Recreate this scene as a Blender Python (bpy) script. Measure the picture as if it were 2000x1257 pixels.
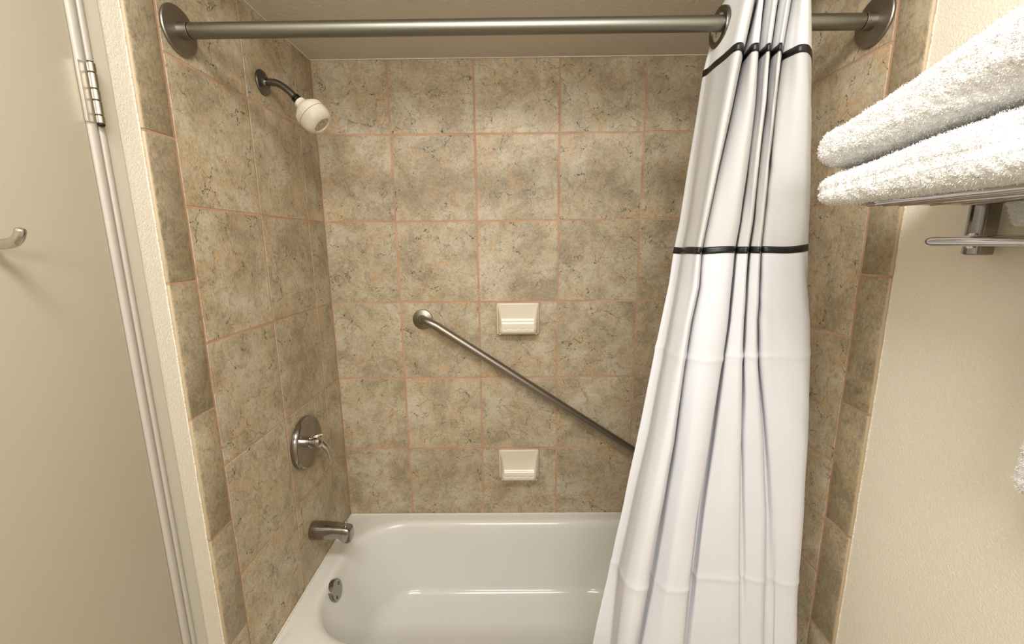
import bpy, bmesh, math, random
import numpy as np
from mathutils import Vector, Matrix, noise

# ------------------------------------------------------------------ scene, camera, light, exposure
for o in list(bpy.data.objects): bpy.data.objects.remove(o, do_unlink=True)
SC = bpy.context.scene
COL = SC.collection
W, CEIL, RIM = 1.51, 2.2153, 0.40          # alcove width, alcove ceiling, tub rim

cam = bpy.data.cameras.new('camera'); cam_o = bpy.data.objects.new('camera', cam); COL.objects.link(cam_o)
cam.sensor_width = 36.0; cam.lens = 809.282 / 2000 * 36; cam.clip_start = 0.02
cam_o.matrix_world = Matrix(((0.9999365, 0.0090063, 0.0067757, 0.7278),
                             (0.0050035, 0.1839535, -0.9829222, -1.63078),
                             (-0.0100989, 0.9828937, 0.1838968, 1.557256),
                             (0, 0, 0, 1)))
SC.camera = cam_o

wd = bpy.data.worlds.new('world'); SC.world = wd; wd.use_nodes = True
wd.node_tree.nodes['Background'].inputs[0].default_value = (1, .95, .88, 1)
wd.node_tree.nodes['Background'].inputs[1].default_value = 0.3

def area(name, loc, target, sx, sy, power, col):
    l = bpy.data.lights.new(name, 'AREA'); l.shape = 'RECTANGLE'; l.size = sx; l.size_y = sy
    l.energy = power; l.color = col
    o = bpy.data.objects.new(name, l); COL.objects.link(o); o.location = loc
    o.rotation_euler = (Vector(target) - Vector(loc)).to_track_quat('-Z', 'Y').to_euler()
    return o
area('ceiling_lamp_light', (0.66, -1.62, 2.41), (0.75, -1.05, 1.0), 1.00, 0.30, 26, (1.0, .992, .975))
area('vanity_lamp_light', (0.75, -2.35, 2.00), (0.75, 0, 0.9), 1.00, 0.25, 14, (1.0, .995, .985))

SC.view_settings.view_transform = 'Standard'
SC.view_settings.look = 'None'
SC.view_settings.gamma = 1
SC.view_settings.exposure = 0.0
SC.view_settings.use_curve_mapping = False

# ------------------------------------------------------------------ node helpers
def lin(c):
    return tuple(((x / 255) / 12.92 if x / 255 <= .04045 else ((x / 255 + .055) / 1.055) ** 2.4) for x in c) + (1,)

class NT:
    def __init__(s, name):
        s.m = bpy.data.materials.new(name); s.m.use_nodes = True; s.t = s.m.node_tree
        s.n = s.t.nodes; s.b = s.n['Principled BSDF']
    def new(s, k, **kw):
        n = s.n.new(k)
        for a, v in kw.items(): setattr(n, a, v)
        return n
    def put(s, sock, v):
        if hasattr(v, 'is_output'): s.t.links.new(v, sock)
        else: sock.default_value = v
    def coord(s, scale=(1, 1, 1)):
        tc = s.new('ShaderNodeTexCoord'); mp = s.new('ShaderNodeMapping'); mp.inputs['Scale'].default_value = scale
        s.t.links.new(tc.outputs['Object'], mp.inputs[0]); return mp.outputs[0]
    def noise(s, vec, scale, detail=4, rough=.55, dist=0):
        n = s.new('ShaderNodeTexNoise'); s.put(n.inputs['Vector'], vec); n.inputs['Scale'].default_value = scale
        n.inputs['Detail'].default_value = detail; n.inputs['Roughness'].default_value = rough; n.inputs['Distortion'].default_value = dist
        return n
    def ramp(s, f, stops, interp='LINEAR'):
        r = s.new('ShaderNodeValToRGB'); s.put(r.inputs[0], f); r.color_ramp.interpolation = interp
        e = r.color_ramp.elements
        while len(e) < len(stops): e.new(.5)
        for q, (p, c) in zip(e, stops):
            q.position = p; q.color = c if len(c) == 4 else tuple(c) + (1,)
        return r.outputs[0]
    def mix(s, f, a, b, mode='MIX'):
        m = s.new('ShaderNodeMix', data_type='RGBA', blend_type=mode)
        s.put(m.inputs[0], f); s.put(m.inputs[6], a); s.put(m.inputs[7], b); return m.outputs[2]
    def math(s, op, a, b=0.0, clamp=False):
        m = s.new('ShaderNodeMath', operation=op, use_clamp=clamp); s.put(m.inputs[0], a); s.put(m.inputs[1], b); return m.outputs[0]
    def vmath(s, op, a, b):
        m = s.new('ShaderNodeVectorMath', operation=op); s.put(m.inputs[0], a); s.put(m.inputs[1], b); return m.outputs[0]
    def bump(s, h, strength, dist, prev=None):
        b = s.new('ShaderNodeBump'); s.put(b.inputs['Height'], h); b.inputs['Strength'].default_value = strength
        b.inputs['Distance'].default_value = dist
        if prev: s.put(b.inputs['Normal'], prev)
        return b.outputs[0]
    def out(s, col=None, rough=None, metal=None, normal=None, spec=None, coat=None):
        if col is not None: s.put(s.b.inputs['Base Color'], col)
        if rough is not None: s.put(s.b.inputs['Roughness'], rough)
        if metal is not None: s.put(s.b.inputs['Metallic'], metal)
        if normal is not None: s.put(s.b.inputs['Normal'], normal)
        if spec is not None: s.put(s.b.inputs['Specular IOR Level'], spec)
        if coat is not None: s.put(s.b.inputs['Coat Weight'], coat); s.b.inputs['Coat Roughness'].default_value = .08
        return s.m

def G(v): return (v, v, v, 1)

def mat_tile(name, tint, vein=1.0, stretch=(1, 1, 1), dark=0.0):
    t = NT(name)
    v = t.coord()
    geo = t.new('ShaderNodeNewGeometry')
    rnd = geo.outputs['Random Per Island']
    off = t.new('ShaderNodeCombineXYZ')
    for i, k in enumerate((37.0, 61.0, 23.0)): t.put(off.inputs[i], t.math('MULTIPLY', rnd, k))
    v = t.vmath('ADD', v, off.outputs[0])
    vs = t.vmath('MULTIPLY', v, stretch)
    big = t.noise(v, 7.5, 5, .62, .4).outputs[0]
    med = t.noise(v, 24, 6, .72, .8).outputs[0]
    warm = t.noise(t.vmath('ADD', v, (9, 4, 7)), 13, 5, .65, .6).outputs[0]
    fine = t.noise(vs, 150, 5, .78, 1.1).outputs[0]
    c = t.ramp(big, [(.36, lin(tint[0])), (.50, lin(tint[1])), (.63, lin(tint[2]))])
    c = t.mix(t.ramp(warm, [(.50, G(0)), (.66, G(.85))]), c, lin(tint[3]))
    c = t.mix(t.ramp(med, [(.36, G(.62)), (.51, G(0))]), c, lin(tint[4]))
    c = t.mix(t.ramp(fine, [(.36, G(.50)), (.49, G(0))]), c, lin(tint[5]))
    c = t.mix(t.ramp(fine, [(.51, G(0)), (.66, G(.40))]), c, lin(tint[6]))
    # broken dark crackle veins
    wob = t.noise(v, 34, 3, .6).outputs['Color']
    wv = t.vmath('ADD', v, t.vmath('MULTIPLY', t.vmath('SUBTRACT', wob, (.5, .5, .5)), (.040, .040, .040)))
    def vor(scale, w0, th, seed):
        vo = t.new('ShaderNodeTexVoronoi', feature='DISTANCE_TO_EDGE'); t.put(vo.inputs['Vector'], t.vmath('ADD', wv, seed)); vo.inputs['Scale'].default_value = scale
        line = t.ramp(vo.outputs['Distance'], [(w0 * .45, G(1)), (w0, G(0))])
        gate = t.ramp(t.noise(t.vmath('ADD', v, seed), 15, 4, .62).outputs[0], [(th, G(0)), (th + .05, G(1))])
        dash = t.ramp(t.noise(t.vmath('ADD', v, seed), 170, 2, .5).outputs[0], [(.42, G(.05)), (.50, G(1))])
        return t.math('MULTIPLY', t.math('MULTIPLY', line, gate), dash)
    l = t.math('MAXIMUM', vor(8, .0085, .49, (3, 1, 2)), vor(15, .0120, .53, (7, 5, 3)))
    c = t.mix(t.math('MULTIPLY', l, .92 * vein), c, lin((44, 38, 32)))
    # faint fibrous streaks: thin contour lines of a warped noise
    fb = t.noise(t.vmath('ADD', vs, (1, 6, 2)), 42, 3, .6, 1.6).outputs[0]
    fl = t.ramp(t.math('ABSOLUTE', t.math('SUBTRACT', fb, .5)), [(0, G(1)), (.012, G(0))])
    fg = t.ramp(t.noise(t.vmath('ADD', v, (4, 2, 9)), 60, 3, .6).outputs[0], [(.50, G(0)), (.62, G(1))])
    c = t.mix(t.math('MULTIPLY', t.math('MULTIPLY', fl, fg), .55), c, lin((84, 72, 56)))
    # clusters of tiny pits
    pit = t.ramp(t.noise(v, 240, 2, .5).outputs[0], [(.30, G(1)), (.36, G(0))])
    pg = t.ramp(t.noise(t.vmath('ADD', v, (2, 8, 5)), 9, 3, .6).outputs[0], [(.58, G(0)), (.68, G(1))])
    c = t.mix(t.math('MULTIPLY', t.math('MULTIPLY', pit, pg), .6), c, lin((86, 66, 48)))
    br = t.math('ADD', .93 - dark, t.math('MULTIPLY', rnd, .12))
    c = t.vmath('MULTIPLY', c, (1, 1, 1)); vm = t.new('ShaderNodeVectorMath', operation='SCALE'); t.put(vm.inputs[0], c); t.put(vm.inputs['Scale'], br); c = vm.outputs[0]
    nrm = t.bump(fine, .22, .0016, t.bump(med, .25, .003))
    nrm = t.bump(l, -.5, .001, nrm)
    return t.out(c, t.ramp(med, [(.3, G(.50)), (.7, G(.40))]), 0, nrm, .38)

TINT = ((160, 145, 119), (186, 171, 144), (203, 191, 167), (196, 167, 128), (152, 136, 109), (124, 108, 82), (220, 209, 187))
TINT_TRIM = ((154, 139, 114), (176, 161, 133), (194, 179, 152), (184, 160, 126), (140, 127, 105), (106, 95, 76), (208, 197, 172))
M = {}
M['tile'] = mat_tile('stone_look_tile', TINT)
M['tile_side'] = mat_tile('stone_look_tile_side', TINT, 1.0, (1, 1, .6), .0)
M['tile_trim'] = mat_tile('bullnose_tile', TINT_TRIM, .25, (1, 1, .55))

def mat_paint(name, c, bscale, bstr, rough=.55, bd=.0016):
    t = NT(name); v = t.coord()
    n1 = t.noise(v, bscale, 4, .55, .6).outputs[0]
    h = t.ramp(n1, [(.42, G(0)), (.58, G(1))])
    nb = t.noise(v, 3, 3).outputs[0]
    col = t.mix(t.math('MULTIPLY', nb, .25), lin(c), lin([x * .95 for x in c]))
    return t.out(col, rough, 0, t.bump(h, bstr, bd), .35)
M['paint'] = mat_paint('textured_cream_paint', (238, 230, 212), 230, .32)
M['ceiling'] = mat_paint('textured_ceiling_paint', (216, 208, 196), 90, .5, .7)
M['door'] = mat_paint('satin_door_paint', (184, 175, 154), 12, .08, .36)
M['casing'] = mat_paint('glossy_frame_paint', (206, 200, 182), 14, .10, .34)
M['bead'] = mat_paint('worn_bead_paint', (184, 176, 164), 30, .15, .34)
M['caulk'] = mat_paint('white_caulk', (238, 230, 212), 120, .8, .5)
M['bullnose_glaze'] = mat_paint('bullnose_glaze', (186, 166, 136), 60, .2, .35)
M['dark'] = NT('dark_gap').out(lin((40, 34, 28)), .8)
M['floor'] = mat_paint('floor_vinyl', (170, 156, 132), 20, .2, .5)

t = NT('sanded_grout'); v = t.coord()
n = t.noise(v, 260, 3, .7).outputs[0]; n2 = t.noise(v, 8, 4, .6).outputs[0]
c = t.ramp(n2, [(.35, lin((182, 146, 116))), (.65, lin((204, 168, 138)))])
c = t.mix(t.ramp(n, [(.35, G(.5)), (.6, G(0))]), c, lin((162, 124, 96)))
M['grout'] = t.out(c, .85, 0, t.bump(n, .5, .001))

def mat_metal(name, c, rough, brushed=None):
    t = NT(name); col = lin(c)
    nrm = None
    if brushed:
        v = t.coord(brushed); n = t.noise(v, 60, 4, .7).outputs[0]
        nrm = t.bump(n, .12, .0008)
        return t.out(t.mix(n, lin(c), lin([x * .86 for x in c])), t.ramp(n, [(.3, G(rough)), (.7, G(rough + .12))]), 1, nrm)
    return t.out(col, rough, 1)
M['satin_rod'] = mat_metal('satin_nickel_rod', (142, 140, 130), .33, (1, 60, 60))
M['satin'] = mat_metal('satin_steel', (160, 153, 142), .32, (14, 14, 14))
M['chrome'] = mat_metal('chrome', (205, 200, 196), .09)
M['chrome_dull'] = mat_metal('worn_chrome', (158, 153, 147), .15)
M['pewter'] = mat_metal('aged_pewter', (118, 114, 108), .3)
M['hinge'] = mat_metal('hinge_steel', (184, 176, 162), .3)
M['hinge_leaf'] = mat_metal('hinge_leaf_reflection_tint', (240, 236, 230), .5)  # paler than the hinge steel: the leaf's bright reflection is put into its colour
M['dark_metal'] = mat_metal('blackened_metal', (64, 60, 54), .4)

t = NT('tub_enamel'); v = t.coord(); n = t.noise(v, 4, 3).outputs[0]
M['enamel'] = t.out(t.mix(n, lin((232, 230, 223)), lin((227, 225, 216))), .13, 0, t.bump(n, .05, .01), .5)
t = NT('almond_ceramic'); v = t.coord(); n = t.noise(v, 14, 3).outputs[0]
M['ceramic'] = t.out(t.mix(n, lin((226, 217, 198)), lin((218, 206, 184))), .12, 0, None, .5)
t = NT('ivory_plastic'); v = t.coord((1, 1, 1)); n = t.noise(v, 160, 3).outputs[0]
M['ivory'] = t.out(t.mix(n, lin((234, 228, 210)), lin((222, 213, 190))), .35)
M['nozzle'] = mat_paint('limescaled_nozzle', (222, 204, 178), 300, .8, .5)

def mat_cloth(name, c, translucent):
    t = NT(name); v = t.coord()
    w1 = t.noise(t.coord((1, 1, .02)), 900, 2).outputs[0]; w2 = t.noise(t.coord((.02, .02, 1)), 900, 2).outputs[0]
    wr = t.noise(v, 9, 4, .55, .4).outputs[0]
    col = t.mix(t.math('MULTIPLY', w1, .10), lin(c), lin([x * .93 for x in c]))
    nrm = t.bump(t.math('ADD', w1, w2), .06, .0004, t.bump(wr, .14, .012))
    t.out(col, .75, 0, nrm, .25)
    tr = t.new('ShaderNodeBsdfTranslucent'); t.put(tr.inputs[0], lin(c)); t.put(tr.inputs['Normal'], nrm)
    mx = t.new('ShaderNodeMixShader'); mx.inputs[0].default_value = translucent
    t.t.links.new(t.b.outputs[0], mx.inputs[1]); t.t.links.new(tr.outputs[0], mx.inputs[2])
    t.t.links.new(mx.outputs[0], t.n['Material Output'].inputs[0])
    return t.m
M['cloth'] = mat_cloth('white_polyester', (221, 220, 223), .10)
M['voile'] = mat_cloth('grey_white_voile', (220, 218, 216), .30)
M['cloth_top'] = mat_cloth('white_header_cloth', (228, 227, 226), .10)
t = NT('black_satin_ribbon'); w = t.noise(t.coord((1, 1, .05)), 500, 2).outputs[0]
M['ribbon'] = t.out(lin((20, 19, 19)), .38, 0, t.bump(w, .15, .0005), .5)
t = NT('white_terry'); v = t.coord(); n = t.noise(v, 330, 3, .6).outputs[0]; n2 = t.noise(v, 60, 3, .6).outputs[0]
M['terry'] = t.out(lin((250, 249, 247)), .95, 0, t.bump(n, .8, .003, t.bump(n2, .5, .006)), .1)
t.b.inputs['Sheen Weight'].default_value = .3

# ------------------------------------------------------------------ mesh helpers
def obj(name, verts, faces, mat, parent=None, smooth=True, mats=None, fmat=None, angle=None):
    me = bpy.data.meshes.new(name); me.from_pydata([tuple(v) for v in verts], [], faces); me.update()
    for m_ in (mats or [mat]): me.materials.append(M[m_])
    if fmat: me.polygons.foreach_set('material_index', fmat)
    if smooth:
        me.polygons.foreach_set('use_smooth', [True] * len(me.polygons))
        if angle: me.set_sharp_from_angle(angle=math.radians(angle))
    o = bpy.data.objects.new(name, me); COL.objects.link(o)
    if parent: o.parent = parent; o.matrix_parent_inverse = parent.matrix_world.inverted() if False else Matrix.Translation(-Vector(parent.location))
    return o

def thing(name, label, cat, loc, group=None):
    o = bpy.data.objects.new(name, None); COL.objects.link(o); o.location = loc; o.empty_display_size = .05
    o['label'] = label; o['category'] = cat
    if group: o['group'] = group
    return o

def tag(o, label, cat, group=None):
    o['label'] = label; o['category'] = cat
    if group: o['group'] = group
    return o

def struct(o, label=None):
    o['kind'] = 'structure'
    if label: o['label'] = label
    return o

class MB:
    """collects shapes for ONE mesh"""
    def __init__(s): s.v = []; s.f = []; s.m = []
    def add(s, v, f, mi=0):
        k = len(s.v); s.v += [tuple(x) for x in v]; s.f += [tuple(i + k for i in q) for q in f]; s.m += [mi] * len(f)
    def box(s, lo, hi, bev=0, mi=0, seg=2):
        bm = bmesh.new(); bmesh.ops.create_cube(bm, size=1)
        for q in bm.verts: q.co = Vector([lo[i] + (q.co[i] + .5) * (hi[i] - lo[i]) for i in range(3)])
        if bev: bmesh.ops.bevel(bm, geom=bm.edges[:], offset=bev, segments=seg, profile=.6, affect='EDGES')
        bm.verts.index_update(); s.add([q.co[:] for q in bm.verts], [[w.index for w in q.verts] for q in bm.faces], mi); bm.free()
    def lathe(s, prof, origin, axis, n=48, mi=0):
        """prof: (radius, distance along axis)"""
        ax = Vector(axis).normalized(); a = ax.orthogonal().normalized(); b = ax.cross(a)
        V = []; F = []
        for r_, h in prof:
            for i in range(n):
                q = 2 * math.pi * i / n
                V.append(Vector(origin) + ax * h + (a * math.cos(q) + b * math.sin(q)) * r_)
        for j in range(len(prof) - 1):
            for i in range(n):
                F.append((j * n + i, j * n + (i + 1) % n, (j + 1) * n + (i + 1) % n, (j + 1) * n + i))
        for j, rev in ((0, True), (len(prof) - 1, False)):
            if prof[j][0] > 1e-5:
                q = [j * n + i for i in range(n)]; F.append(q[::-1] if rev else q)
        s.add(V, F, mi)
    def tube(s, pts, rad, n=20, mi=0, cap=True):
        pts = [Vector(q) for q in pts]; rr = rad if isinstance(rad, (list, tuple)) else [rad] * len(pts)
        V = []; F = []; t0 = (pts[1] - pts[0]).normalized(); a = t0.orthogonal().normalized()
        for i, q in enumerate(pts):
            tg = (pts[min(i + 1, len(pts) - 1)] - pts[max(i - 1, 0)]).normalized()
            a = (a - tg * a.dot(tg)).normalized(); b = tg.cross(a)
            for k in range(n):
                w = 2 * math.pi * k / n; V.append(q + (a * math.cos(w) + b * math.sin(w)) * rr[i])
        for i in range(len(pts) - 1):
            for k in range(n):
                F.append((i * n + k, i * n + (k + 1) % n, (i + 1) * n + (k + 1) % n, (i + 1) * n + k))
        if cap:
            F.append([k for k in range(n)][::-1]); F.append([(len(pts) - 1) * n + k for k in range(n)])
        s.add(V, F, mi)
    def build(s, name, mat, parent=None, smooth=True, mats=None, angle=35):
        return obj(name, s.v, s.f, mat, parent, smooth, mats, s.m if mats else None, angle)

def spline(P, n=8):
    P = [Vector(q) for q in P]; out = []
    for i in range(len(P) - 1):
        p0 = P[max(i - 1, 0)]; p1 = P[i]; p2 = P[i + 1]; p3 = P[min(i + 2, len(P) - 1)]
        for k in range(n):
            t_ = k / n
            out.append(.5 * ((2 * p1) + (p2 - p0) * t_ + (2 * p0 - 5 * p1 + 4 * p2 - p3) * t_ ** 2 + (3 * p1 - p0 - 3 * p2 + p3) * t_ ** 3))
    out.append(P[-1]); return out

# ------------------------------------------------------------------ room shell
FRONT = -2.55                       # wall behind the camera
TF = -0.7655                        # front edge of the tiled alcove
ROWS = [RIM - .004, .7093, 1.0218, 1.3343, 1.6468, 1.9593, CEIL]
random.seed(4)

def tiles(mb, P, ucuts, vcuts, g, mi_t=1, mi_g=0, th=.0009, edge=.0007):
    """P(u, v, n): maps wall coordinates to the room; grout sheet at n=-th, one bevelled slab per tile"""
    u0, u1, v0, v1 = ucuts[0], ucuts[-1], vcuts[0], vcuts[-1]
    flip = (P(1, 0, 0) - P(0, 0, 0)).cross(P(0, 1, 0) - P(0, 0, 0)).dot(P(0, 0, 1) - P(0, 0, 0)) < 0
    def quad(a): return tuple(a[::-1]) if flip else tuple(a)
    mb.add([P(u0, v0, -th), P(u1, v0, -th), P(u1, v1, -th), P(u0, v1, -th)], [quad((0, 1, 2, 3))], mi_g)
    for i in range(len(ucuts) - 1):
        for j in range(len(vcuts) - 1):
            a = ucuts[i] + g / 2; b = ucuts[i + 1] - g / 2; c = vcuts[j] + g / 2; d = vcuts[j + 1] - g / 2
            jx = [random.uniform(-.0006, .0006) for _ in range(4)]
            a += jx[0]; b += jx[1]; c += jx[2]; d += jx[3]
            V = []
            for ins, n_ in ((0, -th), (0, -edge * .8), (edge * .4, -edge * .25), (edge, 0)):
                rc = .0012
                x0, x1, y0, y1 = a + ins, b - ins, c + ins, d - ins
                V += [P(x0, y0, n_), P(x1, y0, n_), P(x1, y1, n_), P(x0, y1, n_)]
            F = []
            for k in range(3):
                for q in range(4): F.append(quad((k * 4 + q, k * 4 + (q + 1) % 4, (k + 1) * 4 + (q + 1) % 4, (k + 1) * 4 + q)))
            F.append(quad((12, 13, 14, 15)))
            mb.add(V, F, mi_t)

# back wall
mb = MB()
tiles(mb, lambda u, v, n: Vector((u, -n, v)), [0, .2739, .5864, .8989, 1.2114, W], ROWS, .0072)
mb.box((-.1, .0030, 0), (W + .1, .10, CEIL + .1), mi=0)
struct(mb.build('wall_back', None, mats=['grout', 'tile'], smooth=False))

SIDE_ROWS = [0.095] + ROWS
def side_wall(name, sx, X):
    """sx=+1: surface faces +X (left wall), -1: faces -X"""
    m_ = MB()
    P = lambda u, v, n: Vector((X + sx * n, u, v))
    tiles(m_, P, [-.6846, -.4060, -.1275, 0], SIDE_ROWS, .0062)
    # drywall sheet behind the tile and onwards towards the camera, a little behind the tile face
    xs = X - sx * .0030
    lo, hi = sorted((xs, X - sx * .10))
    m_.box((lo, -.7600, 0), (hi, .10, 2.6), mi=0)
    return m_
def bull_trim(name, sx, X):
    m_ = MB(); Z = [.0, .2620, .5668, .8715, 1.1772, 1.4828, 1.7880, 2.093, CEIL + .02]
    m_.box(*[tuple(q) for q in zip(*[sorted(p) for p in ((X - sx * .0016, X - sx * .0245), (-.7580, -.6800), (0, CEIL))])], mi=0)
    for j in range(len(Z) - 1):
        z0, z1 = Z[j] + .0028, Z[j + 1] - .0028
        prof = [(-.6846 + .0031, -.005), (-.6846 + .0031, -.0015), (-.6846 - .0 + .0015, 0)]
        face = [(-.6862, 0), (-.748, 0)]
        nose = [(-.7560 - .0060 * math.sin(a), -.0060 * (1 - math.cos(a))) for a in [math.pi / 2 * k / 8 for k in range(9)]]
        pr_ = [(-.6877, -.0050), (-.6877, -.0008), (-.6888, 0), (-.7550, 0)] + nose[1:]
        V = []; n_ = len(pr_)
        for (z_, sh) in ((z0, .0008), (z0 + .0012, 0), (z1 - .0012, 0), (z1, .0008)):
            for y_, h in pr_: V.append((X + sx * (h - sh), y_, z_))
        F = []; mi = []
        for k in range(3):
            for q in range(n_ - 1):
                f_ = (k * n_ + q, k * n_ + q + 1, (k + 1) * n_ + q + 1, (k + 1) * n_ + q)
                F.append(f_ if sx < 0 else f_[::-1]); mi.append(2 if q >= 6 else 1)
        k0 = len(m_.v); m_.v += V; m_.f += [tuple(i + k0 for i in f_) for f_ in F]; m_.m += mi
    # uneven caulk bead where the nose meets the painted wall
    pts = []; rad = []
    for k in range(150):
        z_ = .0 + (CEIL) * k / 149
        pts.append((X - sx * .0078, -.7630 + .0012 * noise.noise((z_ * 22, 3, sx)), z_)); rad.append(.0022 + .0008 * noise.noise((z_ * 35, 9, sx)))
    m_.tube(pts, rad, 8, 3)
    return m_

mb = side_wall('wall_left', 1, 0.0)
# painted strip between the tile and the door frame, header above the door, wall beyond the door
mb.box((-.10, -.8090, 0), (-.0070, -.7600, 2.6), mi=2)
mb.box((-.10, -1.76, 2.09), (-.0070, -.8135, 2.6), mi=2)
mb.box((-.10, FRONT, 0), (-.0070, -1.76, 2.6), mi=2)
struct(mb.build('wall_left', None, mats=['grout', 'tile_side', 'paint'], smooth=False))
mb = side_wall('wall_right', -1, W)
mb.box((W + .0070, FRONT, 0), (W + .10, -.7600, 2.6), mi=2)
struct(mb.build('wall_right', None, mats=['grout', 'tile_side', 'paint'], smooth=False))
struct(bull_trim('trim_1', 1, 0.0).build('trim_1', None, mats=['grout', 'tile_trim', 'bullnose_glaze', 'caulk'], angle=40), 'left bullnose tile edging')
struct(bull_trim('trim_2', -1, W).build('trim_2', None, mats=['grout', 'tile_trim', 'bullnose_glaze', 'caulk'], angle=40), 'right bullnose tile edging')
mb = MB(); mb.box((-.1, FRONT - .1, 0), (W + .1, FRONT, 2.6)); struct(mb.build('wall_front', 'paint', smooth=False))
mb = MB()
mb.box((-.1, -.775, CEIL), (W + .1, .1, 2.6)); mb.box((-.1, FRONT, 2.44), (W + .1, -.775, 2.6))
struct(mb.build('ceiling', 'ceiling', smooth=False))
mb = MB(); mb.box((-.2, FRONT - .1, -.06), (W + .2, .1, 0)); struct(mb.build('floor', 'floor', smooth=False))
# caulk line between tile and ceiling
mb = MB(); mb.tube([(.0 + W * k / 60, -.001, CEIL - .001 + .0006 * noise.noise((k * .9, 1, 1))) for k in range(61)], .0019, 8)
mb.tube([(.001, -.76 + .76 * k / 40, CEIL - .001) for k in range(41)], .0019, 8); mb.tube([(W - .001, -.76 + .76 * k / 40, CEIL - .001) for k in range(41)], .0019, 8)
struct(mb.build('trim_3', 'caulk'), 'caulk line under the ceiling')

# ------------------------------------------------------------------ door frame and door
prof = [(-.8090, -.0085), (-.8093, -.0062), (-.8105, -.0050), (-.8115, -.0050), (-.8375, -.0050), (-.8385, -.0050), (-.8405, -.0028), (-.8435, -.0014), (-.8475, -.0014), (-.8505, -.0026), (-.8515, -.0052)]
V = []; F = []
for z_ in (0, 2.09):
    for y_, x_ in prof + [(-.8515, -.06), (-.8090, -.06)]: V.append((x_, y_, z_))
n_ = len(prof) + 2
for q in range(n_): F.append((q, (q + 1) % n_, n_ + (q + 1) % n_, n_ + q))
F += [tuple(range(n_))[::-1], tuple(range(n_, 2 * n_))]
mb = MB(); mb.add(V, F, 0); mb.m = [1 if 5 <= k <= 10 else 0 for k in range(len(F))]
mb.box((-.06, -1.755, 2.045), (-.005, -.8135, 2.09), .002, 0)
mb.box((-.06, -1.755, 0), (-.005, -1.715, 2.045), .002, 0)
struct(mb.build('trim_4', None, mats=['casing', 'bead'], angle=50), 'door frame')
mb = MB()
mb.box((-.060, -1.700, .012), (-.0075, -.8708, 2.040), .0008)
door = mb.build('door_1', 'door'); struct(door)
# rounded hinge-side edge band of the door, beside a dark shadow gap
V = []; F = []; pf = [(-.8688, -.0300), (-.8688, -.0080), (-.8680, -.0052), (-.8660, -.0032), (-.8630, -.0022), (-.8590, -.0022), (-.8555, -.0030), (-.8530, -.0046), (-.8520, -.0075), (-.8520, -.03)]
for z_ in (.012, 2.040):
    for y_, x_ in pf: V.append((x_, y_, z_))
n_ = len(pf)
for q in range(n_): F.append((q, (q + 1) % n_, n_ + (q + 1) % n_, n_ + q))
F += [tuple(range(n_))[::-1], tuple(range(n_, 2 * n_))]
mb = MB(); mb.add(V, F); mb.build('edge_band', 'bead', door, angle=50)
hz0, hz1, hy = 1.772, 1.871, -.8555
lf = MB(); lf.box((-.006, -.8725, hz0 + .001), (-.0005, -.8615, hz1 - .001), .0005)
leaf = lf.build('hinge_leaf', 'hinge_leaf', door)
cuts = [hz1, hz1 - .0165, hz1 - .0425, hz1 - .0610, hz1 - .0850, hz0]
for k in range(5):
    a, b = cuts[k + 1] + .0004, cuts[k] - .0004
    kb = MB(); kb.lathe([(.0052, a), (.0063, a + .0012), (.0063, b - .0012), (.0052, b)], (.0050, hy, 0), (0, 0, 1), 28)
    kb.build('hinge_knuckle', 'hinge', door)
pb = MB(); pb.lathe([(.0045, hz0 - .0015), (.0045, hz1 + .0015)], (.0050, hy, 0), (0, 0, 1), 24)
pb.lathe([(.001, hz0 - .005), (.004, hz0 - .004), (.0055, hz0 - .0015), (.0055, hz0)], (.0050, hy, 0), (0, 0, 1), 24); pb.build('hinge_pin', 'dark_metal', door)

# robe hook on the door
hk = thing('robe_hook', 'chrome robe hook screwed to the beige door, curved tip pointing right', 'hook', (-.015, -1.05, 1.57))
mb = MB(); mb.lathe([(.019, 0), (.019, .003), (.016, .006), (.009, .009), (.0065, .011)], (-.0150, -1.05, 1.566), (1, 0, 0), 40); mb.build('rosette', 'chrome', hk)
pts = spline([(-.006, -1.05, 1.564), (.010, -1.05, 1.5645), (.026, -1.05, 1.5655), (.038, -1.05, 1.569), (.0455, -1.05, 1.577), (.0490, -1.05, 1.5865)], 8)
rr = [.0062 + .0012 * math.sin(math.pi * min(1, k / (len(pts) - 1) * 1.15)) for k in range(len(pts))]; rr[-1] = .0030; rr[-2] = .0048; rr[-3] = .0056
mb = MB(); mb.tube(pts, rr, 24); mb.build('hook_arm', 'chrome', hk)

# ------------------------------------------------------------------ bathtub
def rrect(x0, x1, y0, y1, rads, z, nc=18, ns=20):
    """rounded rectangle ring, corner radii order: back-left, back-right, front-right, front-left"""
    out = []; cs = [((x0, y1), (1, -1), rads[0], math.pi, math.pi / 2), ((x1, y1), (-1, -1), rads[1], math.pi / 2, 0), ((x1, y0), (-1, 1), rads[2], 0, -math.pi / 2), ((x0, y0), (1, 1), rads[3], -math.pi / 2, -math.pi)]
    arcs = []
    for (cx, cy), (dx, dy), r_, a0, a1 in cs:
        arcs.append([(cx + dx * r_ + r_ * math.cos(a0 + (a1 - a0) * k / nc), cy + dy * r_ + r_ * math.sin(a0 + (a1 - a0) * k / nc), z) for k in range(nc + 1)])
    for i in range(4):
        out += arcs[i]; p_, q_ = arcs[i][-1], arcs[(i + 1) % 4][0]
        for k in range(1, ns): out.append(tuple(p_[j] + (q_[j] - p_[j]) * k / ns for j in range(3)))
    return out
tub = thing('bathtub', 'white enamel bathtub filling the tiled alcove behind the shower curtain', 'bathtub', (W / 2, -.35, 0))
R4 = lambda r_: [r_] * 4
x0, x1, y0, y1 = .002, W - .002, -.690, -.002
ox0, ox1, oy0, oy1 = .060, W - .075, -.604, -.052
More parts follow.
